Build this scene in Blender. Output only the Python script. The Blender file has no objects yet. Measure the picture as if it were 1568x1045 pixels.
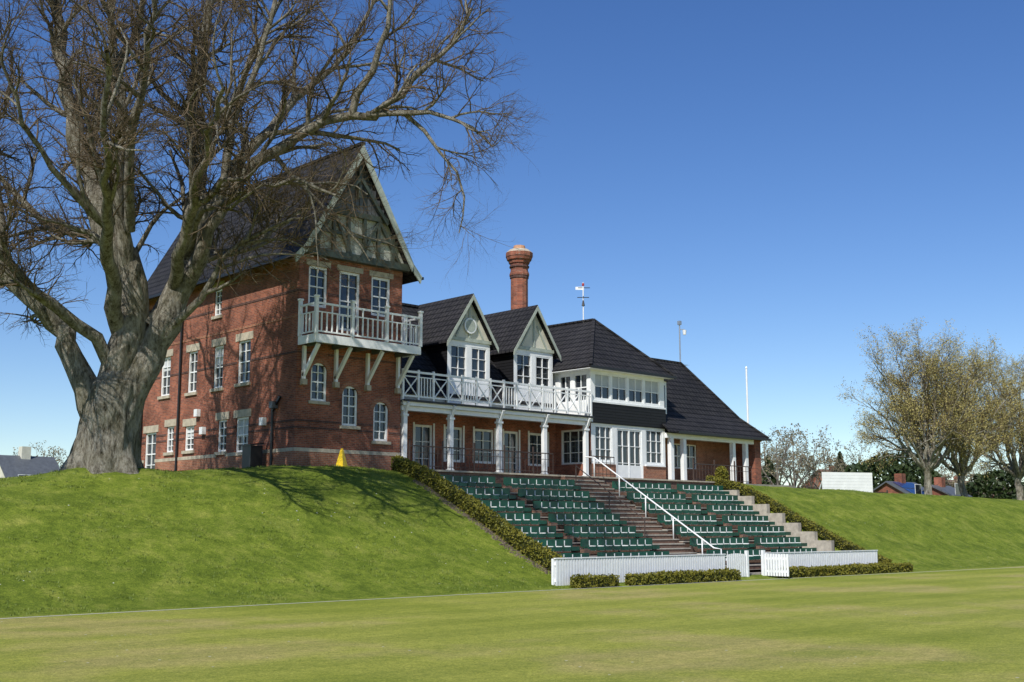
import bpy, math, random
from mathutils import Vector, noise
rng=random.Random(7)
scene=bpy.context.scene
V3=Vector
# ------------------------------------------------------------------ materials
def newmat(name):
    m=bpy.data.materials.new(name); m.use_nodes=True
    nt=m.node_tree; b=nt.nodes['Principled BSDF']
    return m,nt,b
def N(nt,t,**k):
    n=nt.nodes.new(t)
    for a,v in k.items(): setattr(n,a,v)
    return n
def pos(nt): return N(nt,'ShaderNodeNewGeometry').outputs['Position']
def noise_n(nt,scale,detail=4,rough=.6,vec=None):
    n=N(nt,'ShaderNodeTexNoise'); n.inputs['Scale'].default_value=scale
    n.inputs['Detail'].default_value=detail; n.inputs['Roughness'].default_value=rough
    nt.links.new(vec if vec is not None else pos(nt),n.inputs['Vector']); return n.outputs['Fac']
def ramp(nt,fac,stops):
    r=N(nt,'ShaderNodeValToRGB'); e=r.color_ramp.elements
    while len(e)<len(stops): e.new(.5)
    for i,(p,c) in enumerate(stops):
        e[i].position=p; e[i].color=(c[0],c[1],c[2],1)
    nt.links.new(fac,r.inputs['Fac']); return r.outputs['Color']
def mixc(nt,fac,a,b,bt='MIX'):
    m=N(nt,'ShaderNodeMix',data_type='RGBA',blend_type=bt)
    def put(s,v):
        if hasattr(v,'is_linked'): nt.links.new(v,s)
        elif isinstance(v,(int,float)): s.default_value=v
        else: s.default_value=(v[0],v[1],v[2],1)
    put(m.inputs[0],fac); put(m.inputs[6],a); put(m.inputs[7],b)
    return m.outputs[2]
def bump(nt,b,h,strength,dist=.02):
    n=N(nt,'ShaderNodeBump'); n.inputs['Strength'].default_value=strength; n.inputs['Distance'].default_value=dist
    nt.links.new(h,n.inputs['Height']); nt.links.new(n.outputs[0],b.inputs['Normal'])
def simple(name,c,rough=.6,var=.15,scale=3,bs=.2,metal=0,spec=.5):
    m,nt,b=newmat(name)
    f=noise_n(nt,scale,4,.65)
    lo=[x*(1-var*1.6) for x in c]; hi=[min(1,x*(1+var)) for x in c]
    nt.links.new(ramp(nt,f,[(.3,lo),(.7,hi)]),b.inputs['Base Color'])
    b.inputs['Roughness'].default_value=rough; b.inputs['Metallic'].default_value=metal
    b.inputs['Specular IOR Level'].default_value=spec
    if bs>.1: bump(nt,b,noise_n(nt,scale*12,2),bs,.01)
    return m
def xyz(nt):
    s=N(nt,'ShaderNodeSeparateXYZ'); nt.links.new(pos(nt),s.inputs[0]); return s
def wallvec(nt):
    s=xyz(nt); a=N(nt,'ShaderNodeMath',operation='ADD'); nt.links.new(s.outputs[0],a.inputs[0]); nt.links.new(s.outputs[1],a.inputs[1])
    c=N(nt,'ShaderNodeCombineXYZ'); nt.links.new(a.outputs[0],c.inputs[0]); nt.links.new(s.outputs[2],c.inputs[1]); return c.outputs[0]
def brickmat(name,c1,c2,mort,w=.23,h=.077,ms=.012,rough=.85,mott=.5,bs=.5,dirt=(0.05,0.03,0.025)):
    m,nt,b=newmat(name); v=wallvec(nt)
    t=N(nt,'ShaderNodeTexBrick'); nt.links.new(v,t.inputs['Vector'])
    t.inputs['Scale'].default_value=1; t.inputs['Brick Width'].default_value=w; t.inputs['Row Height'].default_value=h
    t.inputs['Mortar Size'].default_value=ms; t.inputs['Bias'].default_value=-.1
    t.inputs['Color1'].default_value=(*c1,1); t.inputs['Color2'].default_value=(*c2,1); t.inputs['Mortar'].default_value=(*mort,1)
    f=noise_n(nt,.55,6,.7); r=ramp(nt,f,[(.35,(1-mott,)*3),(.65,(1.0+mott*.4,)*3)])
    c=mixc(nt,1,t.outputs['Color'],r,'MULTIPLY')
    f2=noise_n(nt,5,4,.7); c=mixc(nt,ramp(nt,f2,[(.5,(0,)*3),(.75,(.55,)*3)]),c,dirt)
    nt.links.new(c,b.inputs['Base Color']); b.inputs['Roughness'].default_value=rough
    b.inputs['Specular IOR Level'].default_value=.25
    i=N(nt,'ShaderNodeMath',operation='SUBTRACT'); i.inputs[0].default_value=1; nt.links.new(t.outputs['Fac'],i.inputs[1])
    bump(nt,b,i.outputs[0],bs,.015)
    return m
M_brick=brickmat('red_brick',(.39,.115,.06),(.19,.056,.038),(.28,.18,.13),mott=.5)
M_brickd=brickmat('dark_brick_band',(.12,.05,.04),(.08,.035,.03),(.16,.11,.09))
M_bricko=brickmat('orange_brick',(.42,.155,.08),(.27,.095,.055),(.34,.24,.17),mott=.35)
M_riser=brickmat('brown_brick_riser',(.22,.11,.07),(.15,.075,.05),(.22,.17,.13),mott=.4)
M_roof=brickmat('dark_roof_tiles',(.036,.034,.036),(.024,.023,.026),(.006,.006,.007),w=.33,h=.30,ms=.04,rough=.75,mott=.35,bs=1.0,dirt=(.045,.045,.038))
M_clad=brickmat('black_weatherboard',(.016,.016,.018),(.014,.014,.016),(.004,.004,.004),w=6,h=.16,ms=.02,rough=.5,mott=.1,bs=.6,dirt=(.02,.02,.02))
M_stone=simple('cream_stone',(.46,.40,.30),.85,.18,4)
M_conc=simple('concrete',(.42,.38,.31),.9,.2,3)
M_white=simple('white_paint',(.82,.83,.81),.45,.05,2,.05)
M_cream=simple('cream_render',(.62,.60,.49),.8,.1,2,.1)
M_green=simple('dark_green_timber',(.06,.078,.06),.6,.2,3,.1)
M_board=simple('pale_green_board',(.40,.44,.37),.6,.15,3,.1)
M_black=simple('black_paint',(.012,.012,.013),.4,.1,3,.05)
M_lead=simple('lead_grey',(.10,.11,.12),.5,.15,3,.1)
M_metal=simple('galvanised_metal',(.45,.46,.47),.35,.1,3,.05,metal=.7)
M_rust=simple('brown_railing',(.07,.045,.035),.6,.2,5,.1)
M_seat=simple('green_seat_plastic',(.008,.082,.048),.4,.35,1.5,.05)
M_yel=simple('yellow_plastic',(.75,.50,.01),.4,.05,2,0)
M_blind=simple('window_blind',(.50,.52,.52),.8,.08,2,0)
M_solar=simple('solar_panel',(.02,.06,.20),.2,.1,1,0)
M_pave=simple('paving',(.30,.27,.22),.9,.2,2,.3)
M_soil=simple('dry_soil',(.20,.16,.11),.95,.4,3,.3)
M_redroof=simple('red_clay_roof',(.17,.09,.065),.9,.2,1,.2)
M_copper=simple('terracotta',(.50,.27,.15),.8,.2,3,.1)
M_panel=simple('gable_render',(.44,.45,.38),.8,.2,2,.1)
m,nt,b=newmat('window_glass'); b.inputs['Base Color'].default_value=(.02,.026,.032,1); b.inputs['Roughness'].default_value=.06
b.inputs['Specular IOR Level'].default_value=.9
bump(nt,b,noise_n(nt,1.2,2),.15,.02); M_glass=m
M_picket=simple('picket_paint',(.82,.83,.83),.5,.06,4,.05)
# lawn
m,nt,b=newmat('grass')
s=xyz(nt)
big=noise_n(nt,.12,4,.6); mid=noise_n(nt,1.1,4,.7); fine=noise_n(nt,22,6,.85); tuft=noise_n(nt,4.5,5,.8)
bank=ramp(nt,mid,[(.3,(.088,.126,.014)),(.5,(.142,.190,.022)),(.72,(.230,.255,.048))])
field=ramp(nt,big,[(.35,(.235,.270,.040)),(.5,(.30,.318,.060)),(.60,(.37,.330,.11)),(.72,(.25,.285,.048))])
mr=N(nt,'ShaderNodeMapRange'); mr.inputs[1].default_value=30.6; mr.inputs[2].default_value=29.7
w=N(nt,'ShaderNodeMath',operation='ADD'); nt.links.new(s.outputs[1],w.inputs[0])
mm=N(nt,'ShaderNodeMath',operation='MULTIPLY_ADD'); nt.links.new(mid,mm.inputs[0]); mm.inputs[1].default_value=1.2; mm.inputs[2].default_value=-.6
nt.links.new(mm.outputs[0],w.inputs[1]); nt.links.new(w.outputs[0],mr.inputs[0])
col=mixc(nt,mr.outputs[0],bank,field)
wv=N(nt,'ShaderNodeTexWave',wave_type='BANDS',bands_direction='Y'); wv.inputs['Scale'].default_value=.13; wv.inputs['Distortion'].default_value=1.5; wv.inputs['Detail'].default_value=2
nt.links.new(pos(nt),wv.inputs['Vector'])
band=ramp(nt,wv.outputs['Fac'],[(.4,(.93,.95,.92)),(.6,(1.06,1.05,1.04))])
col=mixc(nt,1,col,band,'MULTIPLY')
col=mixc(nt,1,col,ramp(nt,fine,[(.32,(.40,.45,.35)),(.5,(1,1,1)),(.68,(1.9,1.75,1.7))]),'MULTIPLY')
col=mixc(nt,1,col,ramp(nt,tuft,[(.3,(.68,.74,.66)),(.5,(1,1,1)),(.7,(1.35,1.25,1.3))]),'MULTIPLY')
vo=N(nt,'ShaderNodeTexVoronoi'); vo.inputs['Scale'].default_value=2.2; nt.links.new(pos(nt),vo.inputs['Vector'])
lt=N(nt,'ShaderNodeMath',operation='LESS_THAN'); nt.links.new(vo.outputs['Distance'],lt.inputs[0]); lt.inputs[1].default_value=.06
gt=N(nt,'ShaderNodeMath',operation='GREATER_THAN'); nt.links.new(big,gt.inputs[0]); gt.inputs[1].default_value=.53
ml=N(nt,'ShaderNodeMath',operation='MULTIPLY'); nt.links.new(lt.outputs[0],ml.inputs[0]); nt.links.new(gt.outputs[0],ml.inputs[1])
col=mixc(nt,ml.outputs[0],col,(.6,.6,.55))
nt.links.new(col,b.inputs['Base Color']); b.inputs['Roughness'].default_value=.9; b.inputs['Specular IOR Level'].default_value=.12
ad=N(nt,'ShaderNodeMath',operation='MULTIPLY_ADD'); nt.links.new(tuft,ad.inputs[0]); ad.inputs[1].default_value=2.0; nt.links.new(fine,ad.inputs[2])
bump(nt,b,ad.outputs[0],.7,.05); M_grass=m
def leafmat(name,c1,c2,sc=2.5):
    m,nt,b=newmat(name)
    nt.links.new(ramp(nt,noise_n(nt,sc,4,.7),[(.3,c1),(.7,c2)]),b.inputs['Base Color'])
    b.inputs['Roughness'].default_value=.6; b.inputs['Specular IOR Level'].default_value=.25
    return m
M_hedge=leafmat('hedge_leaves',(.085,.095,.012),(.21,.185,.022),3)
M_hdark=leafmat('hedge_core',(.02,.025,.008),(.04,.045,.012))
M_bud=leafmat('budding_leaves',(.26,.22,.07),(.46,.39,.14),1.2)
M_ever=leafmat('evergreen_leaves',(.015,.03,.01),(.045,.065,.018),.8)
M_far=leafmat('distant_leaves',(.14,.13,.08),(.24,.20,.12),.3)
m,nt,b=newmat('bark')
mp=N(nt,'ShaderNodeMapping'); mp.inputs['Scale'].default_value=(1,1,.28); nt.links.new(pos(nt),mp.inputs['Vector'])
f=noise_n(nt,5.5,8,.85,mp.outputs[0]); f2=noise_n(nt,.9,4)
c=ramp(nt,f,[(.36,(.03,.025,.018)),(.45,(.25,.22,.165)),(.58,(.58,.54,.44))])
c=mixc(nt,ramp(nt,f2,[(.47,(0,0,0)),(.65,(.45,.45,.45))]),c,(.12,.115,.05))
nt.links.new(c,b.inputs['Base Color']); b.inputs['Roughness'].default_value=.95; b.inputs['Specular IOR Level'].default_value=.1
bump(nt,b,f,1.0,.35); M_bark=m
M_twig=simple('twig_bark',(.13,.098,.062),.9,.35,1.5,0,spec=.1)
M_twigfar=simple('distant_twigs',(.18,.155,.13),.95,.2,.3,0,spec=.1)
# ------------------------------------------------------------------ mesh helper
class Mesh:
    def __init__(s): s.v=[]; s.f=[]
    def poly(s,pts):
        n=len(s.v); s.v.extend([tuple(p) for p in pts]); s.f.append(tuple(range(n,n+len(pts))))
    def box(s,x0,x1,y0,y1,z0,z1):
        x0,x1=sorted((x0,x1)); y0,y1=sorted((y0,y1)); z0,z1=sorted((z0,z1)); n=len(s.v)
        s.v.extend([(x0,y0,z0),(x1,y0,z0),(x1,y1,z0),(x0,y1,z0),(x0,y0,z1),(x1,y0,z1),(x1,y1,z1),(x0,y1,z1)])
        for q in ((0,3,2,1),(4,5,6,7),(0,1,5,4),(1,2,6,5),(2,3,7,6),(3,0,4,7)): s.f.append(tuple(n+i for i in q))
    def bP(s,P,a0,a1,d0,d1,z0,z1):
        p=P(a0,d0,z0); q=P(a1,d1,z1); s.box(p[0],q[0],p[1],q[1],p[2],q[2])
    def beam(s,p0,p1,w,h,ref=(0,0,1)):
        p0=V3(p0);p1=V3(p1); d=(p1-p0).normalized(); r=V3(ref)
        if abs(d.dot(r))>.95: r=V3((0,1,0)) if abs(d.y)<.9 else V3((1,0,0))
        a=d.cross(r).normalized()*w/2; c=a.cross(d).normalized()*h/2; n=len(s.v)
        for p in (p0,p1):
            for q in (-a-c,a-c,a+c,-a+c): s.v.append(tuple(p+q))
        for q in ((0,3,2,1),(4,5,6,7),(0,1,5,4),(1,2,6,5),(2,3,7,6),(3,0,4,7)): s.f.append(tuple(n+i for i in q))
    def tube(s,pts,rad,k=6,cap=False):
        n0=len(s.v); n=len(pts); ref=V3((.13,.31,.94))
        for i,p in enumerate(pts):
            t=(pts[min(i+1,n-1)]-pts[max(i-1,0)])
            if t.length<1e-6: t=V3((0,0,1))
            t.normalize()
            if abs(t.dot(ref))>.98: rr=V3((1,0,0))
            else: rr=ref
            a=t.cross(rr).normalized(); c=t.cross(a); r=rad[i]
            for j in range(k):
                an=2*math.pi*j/k; q=p+a*(r*math.cos(an))+c*(r*math.sin(an)); s.v.append((q.x,q.y,q.z))
        for i in range(n-1):
            for j in range(k):
                a0=n0+i*k+j; a1=n0+i*k+(j+1)%k; s.f.append((a0,a1,a1+k,a0+k))
        if cap:
            s.f.append(tuple(n0+j for j in range(k))[::-1]); s.f.append(tuple(n0+(n-1)*k+j for j in range(k)))
    def cyl(s,p0,p1,r0,r1=None,k=10): s.tube([V3(p0),V3(p1)],[r0,r0 if r1 is None else r1],k,True)
    def slab(s,pts,t):
        pts=[V3(p) for p in pts]; low=[p-V3((0,0,t)) for p in pts]
        s.poly(pts)
        if t<=0: return
        s.poly(low[::-1]); n=len(pts)
        for i in range(n): s.poly([pts[i],low[i],low[(i+1)%n],pts[(i+1)%n]])
    def leaf(s,p,size,r):
        a=V3((r.gauss(0,1),r.gauss(0,1),r.gauss(0,1))).normalized(); c=V3((r.gauss(0,1),r.gauss(0,1),r.gauss(0,1)))
        c=a.cross(c).normalized(); sz=size*r.uniform(.6,1.3)
        a=a*sz; c=c*sz*.6; n=len(s.v)
        for q in (p-a,p+c,p+a,p-c): s.v.append((q.x,q.y,q.z))
        s.f.append((n,n+1,n+2,n+3))
    def obj(s,name,mat,smooth=False):
        me=bpy.data.meshes.new(name); me.from_pydata(s.v,[],s.f); me.materials.append(mat)
        if smooth: me.polygons.foreach_set('use_smooth',[True]*len(me.polygons))
        me.update(); o=bpy.data.objects.new(name,me); scene.collection.objects.link(o); return o
class Thing:
    def __init__(s,name): s.name=name; s.p={}
    def __call__(s,part,mat):
        if part not in s.p: s.p[part]=(Mesh(),mat)
        return s.p[part][0]
    def done(s,smooth=()):
        e=bpy.data.objects.new(s.name,None); scene.collection.objects.link(e)
        for k,(m,mat) in s.p.items():
            if m.f: o=m.obj(k,mat,k in smooth); o.parent=e
        return e
def PF(v0): return lambda a,d,z:(a,v0+d,z)
def PL(u0): return lambda a,d,z:(u0+d,a,z)
def PR(u0): return lambda a,d,z:(u0-d,a,z)
def wall(M,P,a0,a1,z0,z1,ops=(),dep=.16):
    A=sorted({a0,a1,*[o[0] for o in ops],*[o[1] for o in ops]}); Z=sorted({z0,z1,*[o[2] for o in ops],*[o[3] for o in ops]})
    for i in range(len(A)-1):
        for j in range(len(Z)-1):
            ca=(A[i]+A[i+1])/2; cz=(Z[j]+Z[j+1])/2
            if any(o[0]<ca<o[1] and o[2]<cz<o[3] for o in ops): continue
            M.poly([P(A[i],0,Z[j]),P(A[i+1],0,Z[j]),P(A[i+1],0,Z[j+1]),P(A[i],0,Z[j+1])])
    for o in ops:
        b0,b1,y0,y1=o[:4]
        M.poly([P(b0,0,y0),P(b0,dep,y0),P(b0,dep,y1),P(b0,0,y1)]); M.poly([P(b1,0,y0),P(b1,dep,y0),P(b1,dep,y1),P(b1,0,y1)])
        M.poly([P(b0,0,y0),P(b1,0,y0),P(b1,dep,y0),P(b0,dep,y0)]); M.poly([P(b0,0,y1),P(b1,0,y1),P(b1,dep,y1),P(b0,dep,y1)])
def window(T,P,a0,a1,z0,z1,nx=2,nz=3,f=.07,dep=.15,mat=None,blind=0,tag=''):
    mat=mat or M_white
    G=T('glazing',M_glass); F=T('window_frames'+tag,mat)
    G.poly([P(a0,dep,z0),P(a1,dep,z0),P(a1,dep,z1),P(a0,dep,z1)])
    F.bP(P,a0,a0+f,dep-.09,dep-.01,z0,z1); F.bP(P,a1-f,a1,dep-.09,dep-.01,z0,z1)
    F.bP(P,a0+f,a1-f,dep-.087,dep-.012,z1-f,z1); F.bP(P,a0+f,a1-f,dep-.087,dep-.012,z0,z0+f)
    for i in range(1,nx):
        a=a0+(a1-a0)*i/nx; F.bP(P,a-.022,a+.022,dep-.07,dep-.014,z0+f,z1-f)
    for j in range(1,nz):
        z=z0+(z1-z0)*j/nz; w=.03 if (nz%2==0 and j==nz//2) else .018
        F.bP(P,a0+f,a1-f,dep-.064,dep-.016,z-w,z+w)
    if blind: T('blinds',M_blind).bP(P,a0+f,a1-f,dep-.011,dep-.004,z1-f-(z1-z0)*blind,z1-f)
# ------------------------------------------------------------------ terrain
def interp(t,x):
    if x<=t[0][0]: return t[0][1]
    for (a,b),(c,d) in zip(t,t[1:]):
        if x<=c: 
            k=(x-a)/(c-a); return b+(d-b)*k
    return t[-1][1]
CR=[(-200,3.4),(0,3.6),(13,3.65),(19,4.05),(26,4.65),(30,4.72),(56,4.72),(64,4.6),(98,4.3),(400,4.5)]
def ground(u,v,cut=True):
    c=interp(CR,u); s=(v-30.6)/(42.2-30.6); s=max(0,min(1,s)); sm=s*s*(3-2*s)
    kk=max(0,min(1,(33-u)/14)); left=sm*.55+.45*math.sin(s*math.pi/2)**1.3; mid=.45*sm+.55*s
    if u>60: mid=mid+(sm-mid)*min(1,(u-60)/12)
    p=left*kk+mid*(1-kk)
    z=c*p
    if s>0: z+= (.14*noise.noise(V3((u*.22,v*.3,0)))+.05*noise.noise(V3((u*.8,v*.8,3))))*min(1,s*4)
    if v>60: z+=min(3,(v-60)*.012)
    if s==1 and 27<u<64 and v<62: z=4.70
    if cut and 33.0<u<55.5 and v<43.5 and v>31.2:
        z2=max(.02,.2*min(1,(v-31.2)/.5)) if v<34.2 else -.1+max(0,(v-34.9))*.56
        z=min(z,z2)
    d=math.hypot(u-19.1,v-42)
    z+=.35*math.exp(-(d/2.2)**2)
    return z
def axis(lst):
    out=[]
    for a,b,st in lst:
        n=max(1,round((b-a)/st)); out+= [a+(b-a)*i/n for i in range(n)]
    out.append(lst[-1][1]); return out
AU=axis([(-600,-100,50),(-100,-10,6),(-10,5,1.5),(5,33,.5),(33,33.1,.1),(33.1,55.4,.6),(55.4,55.55,.15),(55.55,75,.6),(75,110,1.5),(110,200,6),(200,1800,80)])
AV=axis([(-80,20,8),(20,30,1.5),(30,44,.4),(44,62,1.5),(62,120,5),(120,1800,80)])
G=Mesh()
for v in AV:
    for u in AU: G.v.append((u,v,ground(u,v)))
nu=len(AU)
for j in range(len(AV)-1):
    for i in range(nu-1):
        a=j*nu+i; G.f.append((a,a+1,a+1+nu,a+nu))
G.obj('grass_ground',M_grass,True)
L=Mesh(); pts=[(u,29.75+.35*math.sin((u-5)/14)) for u in range(-20,90,1)]
for (a,b),(c,d) in zip(pts,pts[1:]):
    L.poly([(a,b,ground(a,b)+.012),(c,d,ground(c,d)+.012),(c,d+.09,ground(c,d+.09)+.012),(a,b+.09,ground(a,b+.09)+.012)])
L.obj('boundary_line',M_white)
GT=Mesh(); gr=random.Random(21)
def tuft_at(u,v,h,n):
    z=ground(u,v)
    for _ in range(n):
        a=gr.random()*6.28; x=u+gr.gauss(0,.05); y=v+gr.gauss(0,.05); hh=h*gr.uniform(.6,1.3); w=.012; lx=math.cos(a)*hh*.5; ly=math.sin(a)*hh*.5
        k=len(GT.v); GT.v.extend([(x-w*math.sin(a),y+w*math.cos(a),z-.01),(x+w*math.sin(a),y-w*math.cos(a),z-.01),(x+lx,y+ly,z+hh)]); GT.f.append((k,k+1,k+2))
for _ in range(7000):
    u=gr.uniform(6,33) if gr.random()<.7 else gr.uniform(57,85); v=gr.uniform(30.5,43.5)
    if noise.noise(V3((u*.5,v*.5,4)))<-.1: continue
    tuft_at(u,v,.06,8)
GT.obj('grass_tufts',leafmat('tuft_blades',(.09,.14,.018),(.20,.24,.045),1.5))
T=Thing('terrace_paving'); T('slab',M_pave).box(33.3,64,42.15,46.58,4.3,4.752); T('retaining_wall',M_riser).box(33.3,55.6,41.9,42.147,3,4.70); T('coping',M_stone).box(33.3,55.6,41.82,42.149,4.703,4.78); T.done()
# ------------------------------------------------------------------ gabled brick house
T=Thing('brick_pavilion_house')
B=T('brick_walls',M_brick)
U0,U1,W0,W1=28.45,34.2,43.9,58.6; ZG,ZE=4.4,14.2
PFm=PF(W0); PLm=PL(U0)
top=[(28.95,29.95,11.9,13.75),(30.6,31.75,11.0,13.75),(32.4,33.5,11.9,13.75)]
arch=[(29.2,30.05,7.7,9.4),(30.9,31.75,6.7,8.5),(32.65,33.5,6.1,7.9)]
wall(B,PFm,U0,U1,ZG,ZE,top+arch)
for a in top:
    window(T,PFm,*a,nx=2,nz=4,f=.12)
    T('stone_lintels',M_stone).bP(PFm,a[0]-.15,a[1]+.15,-.03,.03,13.752,14.0)
for (a0,a1,z0,z1) in arch:
    window(T,PFm,a0,a1,z0,z1,nx=2,nz=4,f=.10)
    r=(a1-a0)/2; cx=(a0+a1)/2; zc=z1-r*.9
    for sg in (-1,1):
        arc=[(cx+sg*r*math.sin(t),zc+r*.9*math.cos(t)) for t in [i*math.pi/16 for i in range(9)]]
        for (x0,y0),(x1,y1) in zip(arc,arc[1:]):
            B.poly([(x0,W0-.004,y0),(x1,W0-.004,y1),(x1,W0-.004,z1+.002),(x0,W0-.004,z1+.002)])
            B.poly([(x0,W0-.004,y0),(x1,W0-.004,y1),(x1,W0+.12,y1),(x0,W0+.12,y0)])
        R2=r+.2
        for i in range(8):
            t0=i*math.pi/16; t1=(i+1)*math.pi/16
            T('brick_arches',M_bricko).slab([(cx+sg*r*math.sin(t0),W0-.02,zc+r*.9*math.cos(t0)),(cx+sg*r*math.sin(t1),W0-.02,zc+r*.9*math.cos(t1)),(cx+sg*R2*math.sin(t1),W0-.02,zc+R2*.95*math.cos(t1)),(cx+sg*R2*math.sin(t0),W0-.02,zc+R2*.95*math.cos(t0))],.0)
    T('sills',M_stone).bP(PFm,a0-.12,a1+.12,-.09,.08,z0-.14,z0-.002)
side=[(47.8,48.9,8.8,10.8),(50.25,51.15,8.75,10.8),(52.75,53.65,8.75,10.8),(55.5,56.5,8.8,10.8),
 (47.75,48.85,5.6,7.2),(49.7,50.5,5.7,7.2),(52.8,53.7,5.9,7.1),(54.85,55.6,5.9,7.2),(56.7,57.9,4.8,7.0),
 (50.6,51.3,12.3,13.6),(56.4,57.1,12.3,13.6)]
wall(B,PLm,W0,W1,ZG,ZE,side)
for i,a in enumerate(side):
    window(T,PLm,*a,nx=2,nz=4,f=.09,blind=[0,.4,0,.3,.5,0,.35,0,0,0,.5][i])
    T('stone_lintels',M_stone).bP(PLm,a[0]-.22,a[1]+.22,-.03,.03,a[3]+.002,a[3]+.36)
    if i!=8: T('sills',M_stone).bP(PLm,a[0]-.12,a[1]+.12,-.09,.08,a[2]-.15,a[2]-.002)
wall(B,PR(U1),W0,W1,ZG,ZE); wall(B,lambda a,d,z:(a,W1-d,z),U0,U1,ZG,ZE)
B.poly([(U0,W1,ZE),(U1,W1,ZE),((U0+U1)/2,W1,19.2)])
for z,h,m,nm in ((5.45,.16,M_stone,'plinth_course'),(6.45,.09,M_brickd,'brick_bands'),(6.75,.09,M_brickd,'brick_bands'),(9.75,.09,M_brickd,'brick_bands'),(11.35,.12,M_bricko,'string_courses'),(12.5,.10,M_brickd,'brick_bands'),(13.95,.2,M_bricko,'string_courses')):
    def seg(P,a0,a1,ops):
        cuts=sorted([(o[0]-.02,o[1]+.02) for o in ops if o[2]-.2<z+h and o[3]+.4>z])
        x=a0
        for c in cuts:
            if c[0]>x: T(nm,m).bP(P,x,c[0],-.022 if m!=M_stone else -.05,.03,z,z+h)
            x=max(x,c[1])
        if x<a1: T(nm,m).bP(P,x,a1,-.022 if m!=M_stone else -.05,.03,z,z+h)
    seg(PFm,U0-.0215,U1,top+arch); seg(PLm,W0+.031,W1,side)
T('brick_plinth',M_bricko).bP(PFm,U0-.04,U1,-.04,.05,ZG,5.449); T('brick_plinth',M_bricko).bP(PLm,W0+.051,56.6,-.04,.05,ZG,5.449)
for v,z1 in ((54.3,14.0),(45.6,7.3),(59-.7,14)): T('drainpipes',M_black).cyl((U0-.1,v,4.6),(U0-.1,v,z1),.06)
T('drainpipes',M_black).beam((U0-.1,45.6,7.3),(U0-.1,45.0,7.9),.1,.1)
T('wall_lamps',M_lead).box(U0-.3,U0-.02,45.3,45.6,7.4,7.7)
for (v,z) in ((52.2,7.5),(51.6,6.6),(46.2,6.7)): T('wall_boxes',M_white).box(U0-.22,U0-.02,v,v+.3,z,z+.35)
RC=(U0+U1)/2; R=T('roof_tiles',M_roof); VF,VB=43.25,59.1; AZ=19.75
prof=[(3.55,13.98),(3.05,14.5),(0,AZ)]
for sg in (-1,1):
    for (x0,z0),(x1,z1) in zip(prof,prof[1:]):
        R.slab([(RC+sg*x0,VF,z0),(RC+sg*x0,VB,z0),(RC+sg*x1,VB,z1),(RC+sg*x1,VF,z1)],.16)
        T('bargeboards',M_board).poly([(RC+sg*x0,VF-.02,z0-.02),(RC+sg*x1,VF-.02,z1-.02),(RC+sg*x1,VF-.02,z1-.42 if x1>0 else z1-.65),(RC+sg*(x0-.08),VF-.02,z0-.38)])
        T('bargeboards',M_board).poly([(RC+sg*x0,VF+.04,z0-.16),(RC+sg*x1,VF+.04,z1-.16),(RC+sg*x1,VF+.04,z1-.42 if x1>0 else z1-.65),(RC+sg*(x0-.08),VF+.04,z0-.38)])
    T('gutters',M_black).beam((RC+sg*3.6,VF,13.9),(RC+sg*3.6,VB,13.9),.13,.12)
T('ridge_tiles',M_roof).beam((RC,VF,AZ+.02),(RC,VB,AZ+.02),.22,.12)
gx=lambda z:3.0*(AZ-.3-z)/(AZ-.3-14.3)
T('gable_panels',M_panel).poly([(RC-3.0,43.75,14.3),(RC+3.0,43.75,14.3),(RC,43.75,AZ-.3)])
tm=T('gable_timbers',M_green)
tm.box(RC-3.05,RC+3.05,43.55,43.9,14.2,14.52); tm.box(RC-gx(16.4),RC+gx(16.4),43.58,43.74,16.3,16.55)
tm.box(RC-gx(15.4),RC+gx(15.4),43.62,43.74,15.35,15.5)
for x in (-2.1,-1.25,-.45,.45,1.25,2.1): tm.box(RC+x-.08,RC+x+.08,43.60,43.742,14.52,min(16.3,14.3+(3.0-abs(x))/3.0*5.1))
for sg in (-1,1):
    tm.beam((RC+sg*2.5,43.66,14.5),(RC+sg*1.3,43.66,16.3),.14,.14); tm.beam((RC+sg*.3,43.66,14.5),(RC+sg*1.2,43.66,16.2),.13,.13)
up=T('gable_boarding',M_lead)
for i in range(-6,7):
    x=i*.24
    zt=AZ-.35-abs(x)*1.72
    if zt>16.6: up.box(RC+x-.1,RC+x+.1,43.66,43.74,16.56,zt)
tm.beam((RC,43.5,17.2),(RC,43.5,AZ-.3),.14,.14)
for sg in (-1,1): tm.beam((RC+sg*1.6,43.42,16.2),(RC+sg*.05,43.42,18.1),.10,.16)
bw=T('balcony_woodwork',M_white); b0,b1,bf=28.5,34.25,42.55
bw.box(b0,b1,bf,43.88,10.28,10.42); bw.box(b0-.02,b1+.02,bf-.04,bf+.02,10.08,10.45)
bw.box(b0-.05,b0+.01,bf+.021,43.87,10.08,10.449); bw.box(b1-.01,b1+.05,bf+.021,43.87,10.08,10.449)
for x in (b0+.4,30.3,31.4,32.5,b1-.4): T('balcony_joists',M_lead).box(x-.06,x+.06,bf+.05,43.87,10.05,10.279)
def rail(Mm,p0,p1,z0,h,sp=.3,post=.11,posts=True):
    p0=V3((p0[0],p0[1],0)); p1=V3((p1[0],p1[1],0)); n=max(1,round((p1-p0).length/sp)); up=V3((0,0,1))
    for zz,t in ((h,.09),(h*.72,.05),(.12,.06)): Mm.beam(p0+up*(z0+zz),p1+up*(z0+zz),.06,t)
    for i in range(1,n):
        q=p0.lerp(p1,i/n); Mm.beam(q+up*(z0+.12),q+up*(z0+(h if i%3==0 else h*.72)),.055,.055)
rail(bw,(b0,bf),(b1,bf),10.45,1.35,.27); rail(bw,(b0,bf),(b0,43.85),10.45,1.35,.27); rail(bw,(b1,bf),(b1,43.85),10.45,1.35,.27)
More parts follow.
